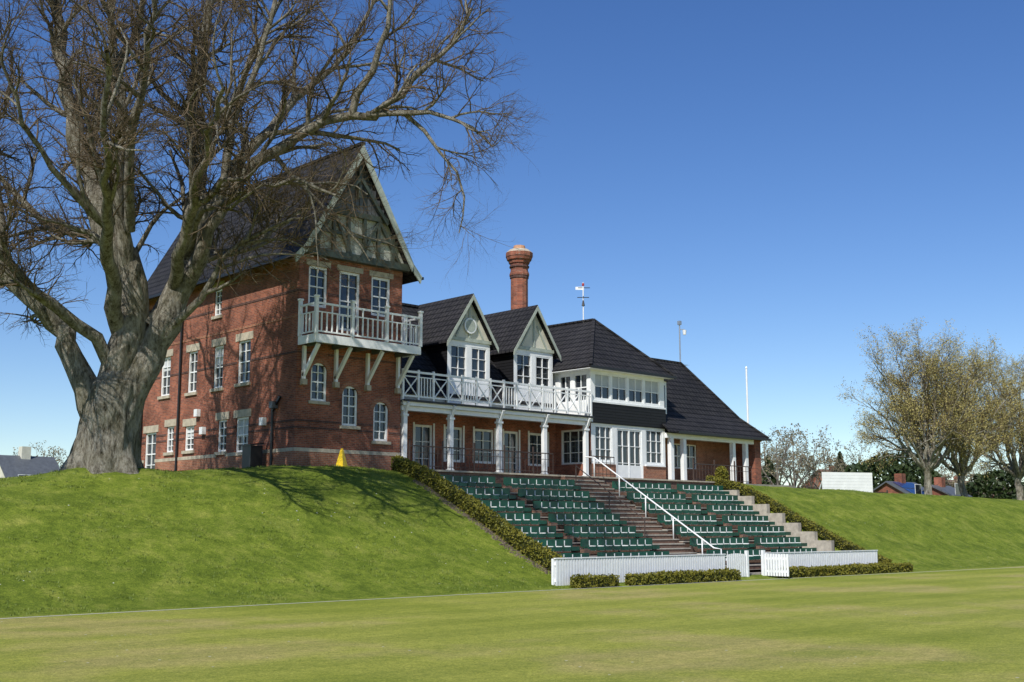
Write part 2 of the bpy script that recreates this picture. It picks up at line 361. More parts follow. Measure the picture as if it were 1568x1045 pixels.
for (x,y) in ((b0,bf),(b1,bf),(30.4,bf),(32.3,bf),(b0,43.8),(b1,43.8)):
    bw.box(x-.07,x+.07,y-.07,y+.07,10.46,12.05); bw.box(x-.1,x+.1,y-.1,y+.1,12.051,12.13)
for x in (28.75,30.45,32.2,33.95):
    bw.beam((x,43.8,8.75),(x,bf+.15,10.05),.13,.16); bw.box(x-.065,x+.065,43.72,43.88,8.6,10.07)
    T('corbels',M_stone).box(x-.12,x+.12,43.66,43.9,8.35,8.599)
T.done()
# ------------------------------------------------------------------ cricket pavilion
T=Thing('cricket_pavilion')
B=T('brick_walls',M_brick); Wm=T('white_woodwork',M_white)
P=PF(46.6)
ops=[(35.2,36.5,5.5,7.3),(37.2,38.4,4.76,7.3),(39.2,40.4,5.5,7.3),(41.2,42.6,5.5,7.3),(43.3,44.4,4.76,7.3),(45.2,46.6,5.5,7.3)]
wall(B,P,34.2,47.4,4.4,8.0,ops)
for i,o in enumerate(ops):
    window(T,P,*o,nx=2,nz=3,f=.12); 
    Wm.bP(P,o[0]-.1,o[0]-.002,-.04,.04,o[2],7.4); Wm.bP(P,o[1]+.002,o[1]+.1,-.04,.04,o[2],7.4)
T('ceiling',M_cream).box(34.25,47.15,43.9,46.59,7.9,8.0)
T('balcony_deck',M_lead).box(34.25,47.15,43.76,46.59,8.003,8.10)
Wm.box(34.22,47.2,43.70,43.78,7.84,8.08); T('gutters',M_black).box(34.2,47.22,43.60,43.69,8.02,8.12)
Wm.box(34.25,47.1,43.84,44.0,7.62,7.839)
for u in (34.45,37.3,40.5,43.7,46.85):
    Wm.box(u-.11,u+.11,43.82,44.04,4.75,7.619); Wm.box(u-.16,u+.16,43.78,44.08,7.35,7.45); Wm.box(u-.15,u+.15,43.79,44.07,4.75,4.95)
    Wm.beam((u,43.6,8.0),(u,43.85,7.5),.14,.14)
zb,zt=8.3,9.45
Wm.beam((34.25,43.8,zt),(47.15,43.8,zt),.09,.1); Wm.beam((34.25,43.8,zb),(47.15,43.8,zb),.07,.08); Wm.beam((34.25,43.8,zt-.22),(47.15,43.8,zt-.22),.05,.05)
n=14; st=12.9/n
for i in range(n+1):
    u=34.25+i*st; Wm.box(u-.05,u+.05,43.75,43.85,8.12,zt+.12)
    if i<n:
        if i%3!=1:
            Wm.beam((u+.05,43.8,zb),(u+st-.05,43.8,zt-.22),.05,.05); Wm.beam((u+.05,43.803,zt-.22),(u+st-.05,43.803,zb),.045,.05)
        else:
            for k in range(1,5): Wm.box(u+st*k/5-.025,u+st*k/5+.025,43.78,43.82,zb,zt-.22)
R=T('roof_tiles',M_roof)
R.slab([(34.2,46.35,8.9),(47.6,46.35,8.9),(47.6,47.2,10.2),(34.2,47.2,10.2)],.12)
R.slab([(34.2,47.2,10.2),(49.5,47.2,10.2),(49.5,50.6,14.2),(34.2,50.6,14.2)],.12)
R.slab([(34.2,54.6,9.4),(49.5,54.6,9.4),(49.5,50.6,14.2),(34.2,50.6,14.2)],.12)
T('ridge_tiles',M_roof).beam((34.2,50.6,14.24),(49.5,50.6,14.24),.22,.12)
wall(T('attic_wall',M_cream),PF(46.55),34.2,47.3,8.1,8.85)
wall(B,lambda a,d,z:(a,54.2,z),34.2,62,4.4,9.3)
for (a,c) in ((39.15,42.1),(43.85,46.85)):
    cx=(a+c)/2; vf=46.4
    Pd=PF(vf); op=[(a+.2,cx-.15,9.75,11.55),(cx+.15,c-.2,9.75,11.55)]
    wall(Wm,Pd,a,c,8.3,11.9,op,.1)
    for o in op: window(T,Pd,*o,nx=2,nz=3,f=.07,dep=.1)
    for PX in (PL(a),PR(c)): wall(T('dormer_cheeks',M_clad),PX,vf,48.6,8.6,11.9)
    T('dormer_gables',M_cream).poly([(a,vf-.01,11.9),(c,vf-.01,11.9),(cx,vf-.01,14.1)])
    g=T('gable_timbers',M_board); g.box(a-.05,c+.05,vf-.07,vf-.012,11.8,11.98)
    for sg in (-1,1):
        hw=(c-a)/2+.32
        R.slab([(cx+sg*hw,vf-.35,11.65),(cx+sg*hw,50.6,11.65),(cx,50.6,14.35),(cx,vf-.35,14.35)],.1)
        T('bargeboards',M_board).slab([(cx+sg*hw,vf-.37,11.63),(cx+sg*hw,vf-.33,11.63),(cx,vf-.33,14.30),(cx,vf-.37,14.30)],.27)
        g.beam((cx+sg*.95,vf-.04,12.0),(cx+sg*.25,vf-.04,13.2),.07,.09)
    g.box(cx-.05,cx+.05,vf-.065,vf-.013,12.0,13.9)
    if a<40:
        k=24; ring=T('roundel',M_white)
        ring.tube([V3((cx,vf-.08,12.65)),V3((cx,vf-.13,12.65))],[.42,.42],k,True)
        T('roundel_face',M_board).tube([V3((cx,vf-.131,12.65)),V3((cx,vf-.14,12.65))],[.33,.33],k,True)
C=T('chimney_stack',M_brick)
cy=50.3; cx=48.0
def cylz(Mm,z0,z1,r0,r1=None,k=12): Mm.tube([V3((cx,cy,z0)),V3((cx,cy,z1))],[r0,r1 or r0],k,True)
cylz(C,12,17.0,.52); cylz(C,17.0,17.12,.60); cylz(C,17.12,17.35,.60,.52);cylz(C,17.3,17.75,.52,.56); cylz(C,17.75,17.95,.62,.68); cylz(C,17.95,18.15,.74,.80); cylz(C,18.15,18.4,.82)
cylz(T('chimney_cap',M_stone),18.4,18.6,.82,.58); cylz(T('chimney_pot',M_copper),18.6,18.85,.40,.34)
cylz(T('chimney_bands',M_brickd),16.85,17.0,.57); cylz(T('chimney_bands',M_brickd),17.5,17.6,.60)
a,c=47.25,53.5; P=PF(43.9)
gops=[(47.55,48.95,5.75,7.7),(49.35,51.45,4.77,7.6),(51.8,53.3,5.75,7.7)]
wall(Wm,P,a,c,4.4,7.85,gops,.12)
for i,o in enumerate(gops):
    window(T,P,*o,nx=3 if i!=1 else 4,nz=3,f=.09,dep=.12,blind=0)
    if i!=1: T('brick_dado',M_bricko).bP(P,o[0]-.28 if i==0 else o[0]-.25,o[1]+.25 if i==0 else o[1]+.18,-.03,.05,4.4,5.6)
    if i!=1: Wm.bP(P,o[0]-.1,o[1]+.1,-.1,.05,5.601,5.68)
Wm.bP(P,50.35,50.45,.02,.1,4.77,7.6); Wm.bP(P,49.44,51.36,.035,.1,4.77,5.6)
T('black_cladding',M_clad).bP(P,a-.03,c+.03,-.07,.05,7.80,8.92)
uops=[(47.6,48.85,9.15,10.55),(49.0,50.25,9.15,10.55),(50.4,51.65,9.15,10.55),(51.8,53.1,9.15,10.55)]
wall(Wm,P,a,c,8.9,10.95,uops,.12)
for o in uops: window(T,P,*o,nx=2,nz=2,f=.06,dep=.12,blind=.42)
Wm.bP(P,a-.03,c+.03,-.1,.03,8.921,9.02)
PLb=PL(a); lo=[(44.15,45.2,9.0,10.55),(45.4,46.3,9.0,10.55)]
wall(Wm,PLb,43.9,50,8.1,10.95,lo,.12); 
for o in lo: window(T,PLb,*o,nx=2,nz=2,f=.08,dep=.12)
wall(B,PLb,43.9,46.6,4.4,8.1,[(44.3,46.2,5.6,7.5)]); window(T,PLb,44.3,46.2,5.6,7.5,nx=3,nz=3,f=.1)
wall(Wm,PR(c),43.9,50,7.8,10.95)
wall(B,PR(c),43.9,46,4.4,7.8)
T('bay_walls',M_white).box(53.5,54.45,44.5,46.6,8.6,10.7); T('bay_glass',M_glass).box(53.68,54.3,44.48,44.499,9.1,10.45); T('bay_roof',M_roof).box(53.4,54.6,44.35,46.8,10.701,10.85)
e=.45; z0=10.85; A1=(a-e,43.9-e,z0); A2=(c+e,43.9-e,z0); mx=(a+c)/2; ap=(mx,46.5,14.15); apb=(mx,50.8,14.2); m1=(a-e,50.8,z0); m2=(c+e,50.8,z0)
R.slab([A1,A2,ap],.1); R.slab([A1,ap,apb,m1],.1); R.slab([A2,m2,apb,ap],.1); R.slab([m1,apb,m2],.1)
H=T('hip_tiles',M_roof)
for p in (A1,A2): H.beam(V3(p)+V3((0,0,.04)),V3(ap)+V3((0,0,.04)),.18,.1)
H.beam(V3(ap)+V3((0,0,.04)),V3(apb)+V3((0,0,.04)),.18,.1)
T('gutters',M_black).box(a-e-.05,c+e+.05,43.9-e-.1,43.9-e-.002,10.72,10.86); T('soffit',M_white).box(a-e,c+e,43.9-e,43.9,10.72,10.745); T('soffit',M_white).box(a-e,a,43.9,50,10.72,10.745)
prof=[(43.35,7.68,63.05),(44.7,8.95,61.85),(46.0,10.75,60.6),(47.3,12.5,59.4)]
for (v0,z0,u0),(v1,z1,u1) in zip(prof,prof[1:]):
    R.slab([(53.2,v0,z0),(u0,v0,z0),(u1,v1,z1),(53.2,v1,z1)],.1)
    R.slab([(u0,v0,z0),(u0,94.8-v0,z0),(u1,94.8-v1,z1),(u1,v1,z1)],.1)
    R.slab([(53.2,94.8-v0,z0),(u0,94.8-v0,z0),(u1,94.8-v1,z1),(53.2,94.8-v1,z1)],.1)
    H.beam((u0,v0,z0+.04),(u1,v1,z1+.04),.18,.1)
H.beam((52,47.35,12.54),(59.4,47.35,12.54),.2,.12)
T('gutters',M_black).box(53.95,63.1,43.24,43.34,7.55,7.68)
Wm.box(53.5,62.6,43.75,43.95,7.3,7.58)
for u in (53.95,55.1,59.9,61.2): Wm.box(u-.13,u+.13,43.72,43.98,4.75,7.299)
P2=PF(45.6); oo=[(56.2,58.6,5.7,7.2)]
wall(T('brick_recess',M_bricko),P2,53.5,62.6,4.4,7.6,oo); window(T,P2,*oo[0],nx=4,nz=2)
B.box(62.0,62.62,43.7,51,4.4,7.6); T('wing_soffit',M_cream).box(53.5,62.6,43.951,45.59,7.45,7.5)
T.done()
# ------------------------------------------------------------------ roof fittings
T=Thing('weathervane'); q=T('mast',M_white); q.cyl((50.35,47.3,14.1),(50.35,47.3,16.5),.035); g=T('vane',M_black)
d=V3((.728,-.686,0)); c0=V3((50.35,47.3,15.6))
g.beam(c0-d*.35,c0+d*.35,.04,.04); g.beam(c0-V3((.25,.25,0)),c0+V3((.25,.25,0)),.04,.04)
g.cyl(c0-V3((0,0,.5)),c0-V3((0,0,.1)),.10,.02); T('arrow',M_white).beam(c0+V3((0,0,.55))-d*.45,c0+V3((0,0,.55))+d*.05,.02,.18); g.beam(c0+V3((0,0,.58))-d*.3,c0+V3((0,0,.58))+d*.4,.03,.04)
T('bobble',simple('red_paint',(.4,.03,.03))).cyl(c0+V3((0,0,.7)),c0+V3((0,0,.85)),.07)
T.done()
T=Thing('camera_mast'); T('pole',M_metal).cyl((60.2,48,10),(60.2,48,15.2),.045); T('arm',M_metal).beam((60.2,48,14.9),(60.45,47.8,14.9),.05,.05); T('camera_head',M_white).cyl((60.45,47.8,14.55),(60.45,47.8,14.85),.10,.13); T('box',M_metal).box(60.1,60.3,47.9,48.1,15.2,15.45); T.done()
T=Thing('tv_aerial'); T('rod',M_metal).cyl((61.5,49,10),(61.5,49,13.0),.02); T('boom',M_metal).beam((61.2,49,12.8),(62.1,49,12.8),.02,.02)
for i in range(6): T('elements',M_metal).beam((61.3+i*.15,48.7,12.8),(61.3+i*.15,49.3,12.8),.012,.012)
T.done()
T=Thing('flagpole'); T('pole',M_white).cyl((67.4,48,4.4),(67.4,48,13.0),.09,.06); T('finial',M_white).cyl((67.4,48,13),(67.4,48,13.15),.09,.03); T.done()
# ------------------------------------------------------------------ stand
T=Thing('grandstand_seating')
NR=7; PV=.98; segs=[(33.75,37.4),(37.9,42.7),(45.45,50.15),(50.65,54.75)]
for i in range(NR):
    v=34.6+PV*i; z=.42+.56*i
    for (u0,u1) in ((33.5,42.78),(45.32,55.0)):
        T('brick_risers',M_riser).box(u0,u1,v-.35,v+PV-.35 if i<NR-1 else 41.88,0,z-.05); T('treads',M_conc).box(u0,u1,v-.38,v+PV-.382 if i<NR-1 else 41.87,z-.048,z)
    for (u0,u1) in segs:
        n=round((u1-u0)/.52); w=(u1-u0)/n
        T('seat_rails',M_metal).box(u0,u1,v+.30,v+.34,z+.28,z+.32)
        for k in range(n):
            x0=u0+k*w+.025; x1=u0+(k+1)*w-.025; s=T('green_seats',M_seat); j=rng.uniform(-.012,.012)
            s.slab([(x0,v-.10,z+.40+j),(x1,v-.10,z+.40+j),(x1,v+.26,z+.36),(x0,v+.26,z+.36)],.05)
            s.slab([(x0,v-.12,z+.40+j),(x1,v-.12,z+.40+j),(x1,v-.102,z+.40+j),(x0,v-.102,z+.40+j)],.17)
            s.slab([(x0,v+.30,z+.72+j),(x1,v+.30,z+.72+j),(x1,v+.345,z+.72+j),(x0,v+.345,z+.72+j)],.34)
            if k: T('seat_brackets',M_white).box(x0-.04,x0-.01,v-.07,v+.28,z+.20,z+.43); T('seat_brackets',M_white).box(x0-.04,x0-.01,v+.28,v+.31,z+.44,z+.66)
        for uu in (u0+.05,(u0+u1)/2,u1-.05): T('seat_legs',M_rust).box(uu-.03,uu+.03,v+.2,v+.28,z,z+.34)
    for ug in (37.65,50.4):
        T('gangway_steps',M_riser).box(ug-.2,ug+.2,v-.3,v+.45,z,z+.28)
    T('side_wall',M_conc).box(55.02,55.3,v-.4,v+PV-.402,0,max(z+.3,ground(56,v+.1,False)-.05))
    T('side_wall',M_conc).box(33.2,33.48,v-.4,v+PV-.402,0,z+.3)
T.done()
T=Thing('stone_steps'); n=22
for i in range(n):
    v=34.4+7.5*i/n; z=.2+(4.75-.2)*(i+1)/n
    T('treads',M_conc).box(42.8,45.3,v-.03,v+.36,z-.05,z-.002*(i==n-1)); T('risers',M_riser).box(42.8,45.3,v,v+7.5/n-.001,0,z-.052)
T('forecourt',M_pave).box(33.2,55.4,31.2,35.0,-.1,.2)
T.done()
T=Thing('handrail'); h=T('rail',M_white)
h.tube([V3((45.2,42.4,5.8)),V3((45.2,41.8,5.75)),V3((45.2,34.3,1.25)),V3((45.2,33.9,1.2)),V3((45.2,33.9,.2))],[.035]*5,8)
for k in range(5):
    v=41.8-7.5*k/4.4; zz=5.75-(41.8-v)*.6
    h.cyl((45.2,v,zz-1.1),(45.2,v,zz),.03)
T.done(('rail',))
T=Thing('step_railing'); h=T('rail',M_rust)
for v in (41,38.8,36.6): 
    z=.2+4.55*(v-34.4)/7.5; h.cyl((43.0,v,z),(43.0,v,z+1.05),.03)
h.tube([V3((43.0,41,5.2)),V3((43.0,36.6,2.55))],[.025]*2,6); T.done()
T=Thing('terrace_railing'); h=T('rails',M_rust)
for (u0,u1,v) in ((33.5,42.7,42.3),(45.5,47.3,42.3),(55.3,61,43.3)):
    h.beam((u0,v,5.85),(u1,v,5.85),.05,.05); h.beam((u0,v,4.95),(u1,v,4.95),.03,.03); h.beam((u0,v,5.55),(u1,v,5.55),.025,.025)
    n=round((u1-u0)/.28)
    for i in range(n+1):
        u=u0+(u1-u0)*i/n; w=.022 if i%7 else .06; h.box(u-w/2,u+w/2,v-w/2,v+w/2,4.75,5.85 if i%7 else 6.15)
T.done()
# ------------------------------------------------------------------ fence
def fence(name,u0,u1,v=31.0):
    T=Thing(name); n=round((u1-u0)/.15); w=(u1-u0)/n
    for i in range(n):
        x=u0+i*w; hh=1.04+rng.uniform(-.006,.006)
        T('pickets',M_picket).box(x+.02,x+w-.02,v-.01,v+.022,.08,hh)
    T('rails',M_picket).box(u0,u1,v+.024,v+.07,.82,.92); T('rails',M_picket).box(u0,u1,v+.024,v+.07,.22,.32); T('capping',M_picket).box(u0-.02,u1+.02,v-.03,v+.075,1.05,1.09)
    for k in range(int((u1-u0)/2.4)+2):
        x=min(u1,u0+k*2.4); T('posts',M_picket).box(x-.05,x+.05,v+.081,v+.17,0,1.06)
    T('backing',M_picket).box(u0,u1,v+.0715,v+.08,.1,1.0)
    return T.done()
fence('picket_fence',31.4,41.6); fence('picket_fence',44.6,54.0)
T=Thing('picket_gate')
for i in range(9): T('pickets',M_picket).box(41.75+i*.15,41.75+i*.15+.1,31,31.03,.1,1.05+.04*math.sin(i*math.pi/8))
T('rails',M_picket).box(41.7,43.1,31.031,31.07,.25,.35); T('rails',M_picket).box(41.7,43.1,31.031,31.07,.8,.9); T('brace',M_picket).beam((41.75,31.05,.3),(43.05,31.05,.85),.03,.08); T('gate_post',M_picket).box(43.12,43.25,30.97,31.1,0,1.2); T.done()
T=Thing('picket_gate')
for i in range(9): T('pickets',M_picket).box(44.45,44.48,31-i*.14-.1,31-i*.14,.1,1.05)
T('rails',M_picket).box(44.481,44.52,29.8,31,.25,.35); T('rails',M_picket).box(44.481,44.52,29.8,31,.8,.9); T('gate_post',M_picket).box(44.4,44.55,31.02,31.15,0,1.2); T.done()
# ------------------------------------------------------------------ hedges
def hedge(name,path,w,h,dens=420,size=.05):
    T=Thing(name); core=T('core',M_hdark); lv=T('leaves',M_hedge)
    for p0,p1 in zip(path,path[1:]):
        p0=V3(p0);p1=V3(p1); d=p1-p0; Ln=math.hypot(d.x,d.y); s=V3((-d.y,d.x,0)).normalized()
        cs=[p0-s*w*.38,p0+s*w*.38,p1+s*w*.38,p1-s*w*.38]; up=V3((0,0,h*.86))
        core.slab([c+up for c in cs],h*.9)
        n=int(Ln*(w+2*h)*dens)
        for _ in range(n):
            t=rng.random(); q=rng.random()*(w+2*h); lump=.07*noise.noise(V3((t*Ln*1.3+p0.x,p0.y,0)))+.06*noise.noise(V3((t*Ln*4+p0.x,q*3,2)))
            if q<h: o=-s*(w/2+lump); zz=q
            elif q<h+w: o=s*(q-h-w/2); zz=h+lump-.10*abs((q-h-w/2)/(w/2))**3
            else: o=s*(w/2+lump); zz=q-h-w
            p=p0+d*t+o+V3((0,0,zz))+V3((rng.gauss(0,.025),rng.gauss(0,.025),rng.gauss(0,.03)))
            lv.leaf(p,size,rng)
    for pe,po in ((path[0],path[1]),(path[-1],path[-2])):
        pe=V3(pe); d=V3((pe.x-po[0],pe.y-po[1],0)).normalized(); s=V3((-d.y,d.x,0))
        for _ in range(int(w*h*dens*2.6)):
            a=rng.uniform(-.5,.5); zz=rng.random()*h
            lv.leaf(pe+s*(a*w)+d*(.09-.25*a*a+rng.gauss(0,.03))+V3((0,0,zz)),size,rng)
    return T.done()
hedge('box_hedge',[(32.75,v,ground(32.5,v,False)-.05) for v in (42.2,40.5,38.5,36.5,34.5,32.8,31.5)],.6,.66,dens=400,size=.05)
hedge('box_hedge',[(55.65,v,ground(56,v,False)-.05) for v in (42.4,40.5,38.5,36.5,34.5,32.8,31.4)],.6,.45,dens=330,size=.05)
hedge('box_hedge',[(31.9,30.45,0),(33.9,30.45,0)],.5,.42); hedge('box_hedge',[(34.9,30.45,0),(41.5,30.45,0)],.5,.42); hedge('box_hedge',[(44.9,30.45,0),(56.0,30.5,0)],.5,.40)
Mx=Mesh()
for _ in range(700):
    v=rng.uniform(31.5,40.5); u=32.5-rng.random()**2*.45; s=rng.uniform(.015,.045); z=ground(u,v)
    Mx.box(u-s,u+s,v-s*1.4,v+s,z-.03,z+s*.6)
Mx.obj('soil_edging',M_soil)
# ------------------------------------------------------------------ small items
gy=ground(29.6,42)
T=Thing('yellow_floor_sign'); T('panels',M_yel).tube([V3((29.6,42.0,gy-.03)),V3((29.6,42.0,gy+.68))],[.27,.07],4,True); T('handle',M_yel).box(29.56,29.64,41.98,42.02,gy+.68,gy+.74); T.done()
T=Thing('black_litter_bin'); T('body',M_black).box(27.5,28.1,45.9,46.6,4.6,5.75); T('lid',M_black).slab([(27.45,45.85,5.8),(28.15,45.85,5.9),(28.15,46.65,5.9),(27.45,46.65,5.8)],.06); T.done()
T=Thing('sight_screen')
for i in range(7): T('boards',M_white).beam((81.1,51.0,4.87+i*.24),(85.1,49.0,4.87+i*.24),.04,.232)
for f in (.05,.5,.95):
    u=81.1+4*f; v=51.0-2*f; T('frame',M_white).box(u-.02,u+.08,v+.06,v+.16,4.3,6.4); T('frame',M_white).beam((u+.03,v+.1,6.0),(u+.5,v+1.1,4.4),.08,.08)
T.done()
# ------------------------------------------------------------------ trees
def rv(r): return V3((r.gauss(0,1),r.gauss(0,1),r.gauss(0,1)))
class Tree:
    def __init__(s,name,seed,lens,rads,nch,maxl,leaf=None,leafn=0,leafsize=.05,wig=.17,droop=0,mats=None):
        s.T=Thing(name); s.r=random.Random(seed); s.lens=lens; s.rads=rads; s.nch=nch; s.maxl=maxl; s.leaf=leaf; s.leafn=leafn; s.ls=leafsize; s.wig=wig; s.droop=droop; s.sc=1
        mats=mats or (M_bark,M_twig); s.big=s.T('trunk_and_limbs',mats[0]); s.tw=s.T('twigs',mats[1]); s.lv=s.T('buds',leaf) if leaf else None
    def kids(s,pts,rad,lvl,t0=.2):
        if lvl>s.maxl: return
        r=s.r; n=s.nch[lvl-1]; tot=len(pts)-1
        Ls=sum((pts[i+1]-pts[i]).length for i in range(tot))
        if lvl==1: n=max(3,int(n*Ls/10))
        for c in range(n):
            t=t0+(1-t0)*(c+r.random())/n; f=t*tot; i=min(int(f),tot-1); p=pts[i].lerp(pts[i+1],f-i)
            tan=(pts[i+1]-pts[i]).normalized(); pr=rad[i]+(rad[min(i+1,tot)]-rad[i])*(f-i)
            q=tan.cross(rv(r)).normalized(); ang=math.radians(r.uniform(26,62)); d=tan*math.cos(ang)+q*math.sin(ang)
            if lvl<=2: d.z+=.12
            L=s.lens[lvl-1]*r.uniform(.55,1.3)*(1.1-.45*t)*(s.sc if lvl==1 else 1)
            s.grow(p,d.normalized(),L,min(pr*.7,s.rads[lvl-1]*r.uniform(.75,1.2)),lvl)
    def grow(s,p,d,L,rd,lvl):
        r=s.r; n=[6,5,4,3,2][min(lvl,5)-1]; pts=[p.copy()]; rad=[rd]; rend=rd*(.35 if lvl<s.maxl else .5)
        for i in range(n):
            d=(d+rv(r)*s.wig*(1 if lvl<3 else .8)+V3((0,0,(.05 if lvl<3 else .02)-s.droop*(i/n)))).normalized()
            p=p+d*(L/n); pts.append(p.copy()); rad.append(rd+(rend-rd)*(i+1)/n)
        M=s.big if lvl<=1 else s.tw
        M.tube(pts,rad,6 if lvl==1 else (4 if lvl==2 else 3))
        if lvl<s.maxl: s.kids(pts,rad,lvl+1,.12)
        if s.leaf and lvl>=s.maxl-1:
            for _ in range(s.leafn): s.lv.leaf(pts[r.randrange(1,len(pts))]+rv(r)*.1,s.ls,r)
    def limb(s,cp,r0,r1,k=12,kids=True,t0=.3,step=.7,sc=1):
        s.sc=sc
        r=s.r; pts=[];C=[V3(c) for c in cp]; C=[C[0]*2-C[1]]+C+[C[-1]*2-C[-2]]
        for i in range(1,len(C)-2):
            n=max(2,int((C[i+1]-C[i]).length/step))
            for j in range(n):
                t=j/n; a,b,c,d=C[i-1:i+3]
                q=.5*((2*b)+(c-a)*t+(2*a-5*b+4*c-d)*t*t+(3*b-a-3*c+d)*t**3); pts.append(q)
        pts.append(C[-2]); n=len(pts)
        for i in range(1,n-1): pts[i]=pts[i]+rv(r)*min(.13,.06+r0*.08)
        rad=[(r0+(r1-r0)*(i/(n-1))**.75)*(1+r.uniform(-.06,.08)) for i in range(n)]
        s.big.tube(pts,rad,k,False)
        if kids: s.kids(pts,rad,1,t0)
        return pts,rad
BX,BY=19.1,42.0
def q(X,D,z): return V3((BX+.728*X+.686*D, BY-.686*X+.728*D, z))
t=Tree('bare_oak_tree',11,[3.7,2.0,1.1,.55],[.125,.04,.0165,.0095],[9,8,6,3],4,droop=.05,wig=.2)
TP=[(-.05,0,3.6),(-.05,0,4.2),(0,0,4.8),(.05,0,5.6),(.15,.05,6.6),(.3,.1,7.4),(.4,.1,8.2)]
TR=[1.75,1.34,1.12,1.03,1.05,1.0,.5]
pts=[];rad=[]
for i in range(len(TP)-1):
    for j in range(6):
        f=j/6; pts.append(q(*[a+(b-a)*f for a,b in zip(TP[i],TP[i+1])])); rad.append(TR[i]+(TR[i+1]-TR[i])*f)
kk=64; n0=len(t.big.v)
for i,(p,r0) in enumerate(zip(pts,rad)):
    for j in range(kk):
        an=2*math.pi*j/kk; h=p.z-3.6
        rr=r0*(1+.16*math.cos(an*6+.6)*max(0,1-h/2.2)+.05*math.sin(an*3+h)+.12*noise.noise(V3((math.cos(an)*2.5,math.sin(an)*2.5,h*.8)))+.10*noise.noise(V3((math.cos(an)*7,math.sin(an)*7,h*1.2))))
        t.big.v.append((p.x+rr*math.cos(an),p.y+rr*math.sin(an),p.z))
for i in range(len(pts)-1):
    for j in range(kk): t.big.f.append((n0+i*kk+j,n0+i*kk+(j+1)%kk,n0+(i+1)*kk+(j+1)%kk,n0+(i+1)*kk+j))
L=t.limb
L([q(-.25,0,5.9),q(-.7,-.2,7.2),q(-1.35,-.5,8.8),q(-1.8,-.7,9.7),q(-2.8,-.9,10.5),q(-4.0,-1.2,11.6),q(-5.6,-1.5,13.8),q(-7.5,-1.5,17)],.55,.12)
L([q(.15,.1,6.6),q(.3,0,8.4),q(.75,0,10.2),q(.4,-.2,12.2),q(-.5,-.5,13.9),q(-1.2,-.6,16),q(-2,-1,19.3),q(-2.6,-1,23.5)],.72,.12)
L([q(.5,.1,6.6),q(1.3,.2,8.3),q(1.9,.4,9.8),q(2.4,.6,11.5),q(2.7,.9,14),q(2.5,1.2,16.5),q(2.4,1.4,19.5),q(3.0,1.6,24.5)],.70,.12)
L([q(1.9,.5,10.0),q(3.2,-.2,12.4),q(4.3,-.6,14.6),q(6.0,-1,16.0),q(8.0,-1.6,16.9),q(9.8,-2,17.1),q(10.9,-2,17.9),q(12.2,-2,19.3),q(13.4,-2,21.2)],.38,.06,sc=1.0)
L([q(9.6,-2,17.1),q(11.2,-2.5,17.0),q(12.8,-2.8,16.6),q(14.0,-3,15.8)],.14,.04,sc=.8)
L([q(11.0,-2.4,17.0),q(12.3,-2.2,15.6),q(13.2,-2.2,14.0),q(13.0,-2.2,12.6)],.09,.02,t0=.1,sc=.5)
L([q(9.0,-1.8,17.1),q(10.0,-2.5,19.5),q(10.8,-3,22),q(11.6,-3,24)],.16,.04,sc=1.0)
L([q(.5,.1,9.4),q(.1,1,11.6),q(-.8,1.6,13.3),q(-2.5,2,13.6),q(-4.2,2.2,14.6),q(-6,2.5,16.5)],.36,.08)
L([q(.6,0,11),q(.4,-1.2,14.2),q(.8,-2,17.2),q(.3,-2.6,20.3),q(0,-3,24)],.32,.08)
L([q(2.7,.8,13.6),q(4.2,1.6,16.6),q(6.0,2.4,19.2),q(8,3,21.5),q(9.2,3.2,24)],.30,.06)
L([q(2.4,.5,12.4),q(3.6,-1.4,13.6),q(5.4,-2.8,13.9),q(7.4,-4,14.1),q(9.0,-5,13.2)],.22,.04)
L([q(1.2,.2,9.6),q(2.6,2.4,12.4),q(4.4,4.6,14.2),q(6.6,6.4,16.5)],.34,.06)
L([q(-1.2,-.5,16.4),q(.2,-1.4,18.6),q(1.2,-2,21.5),q(1.6,-2.4,25)],.2,.05)
L([q(3.9,-.4,13.7),q(4.6,-1.4,17),q(5.8,-1.9,20),q(6.2,-2,24)],.2,.05)
L([q(-3.9,-1.2,11.6),q(-4.0,-1.6,14.5),q(-4.6,-1.8,18),q(-5.5,-2,22)],.22,.05)
L([q(2.5,1.2,16.5),q(4,.6,18.4),q(5.2,0,21),q(7.0,-.5,24)],.18,.05)
L([q(6.0,-1,16.0),q(7.4,-.6,14.4),q(8.8,-.4,13.2),q(9.6,-.4,12.0)],.10,.02,t0=.15,sc=.7)
L([q(1.6,.3,9.0),q(3.4,-.8,10.6),q(5.0,-1.4,12.4),q(7.0,-2,13.2)],.2,.04)
# limbs reaching forward over the bank
L([q(.4,0,9.2),q(.6,-2.6,11.6),q(1.4,-5.4,13),q(2.4,-8.4,14.4),q(3.0,-10.5,16)],.34,.07)
L([q(.25,.0,7.7),q(-.3,-1.0,8.9),q(-1.8,-2.8,10.4),q(-2.8,-5.0,12),q(-3.6,-7.5,14.6)],.28,.06)
L([q(2.2,.2,11.2),q(3.6,-3.0,13.4),q(4.8,-6,14.6),q(6.0,-8.6,15.6)],.27,.06)
L([q(.8,-1.0,13),q(1.8,-4.0,16.5),q(3.0,-6.5,19),q(3.6,-8.5,22)],.22,.05)
L([q(1.0,-3.8,12.4),q(-.6,-6.2,14.4),q(-1.2,-8.4,17)],.16,.04)
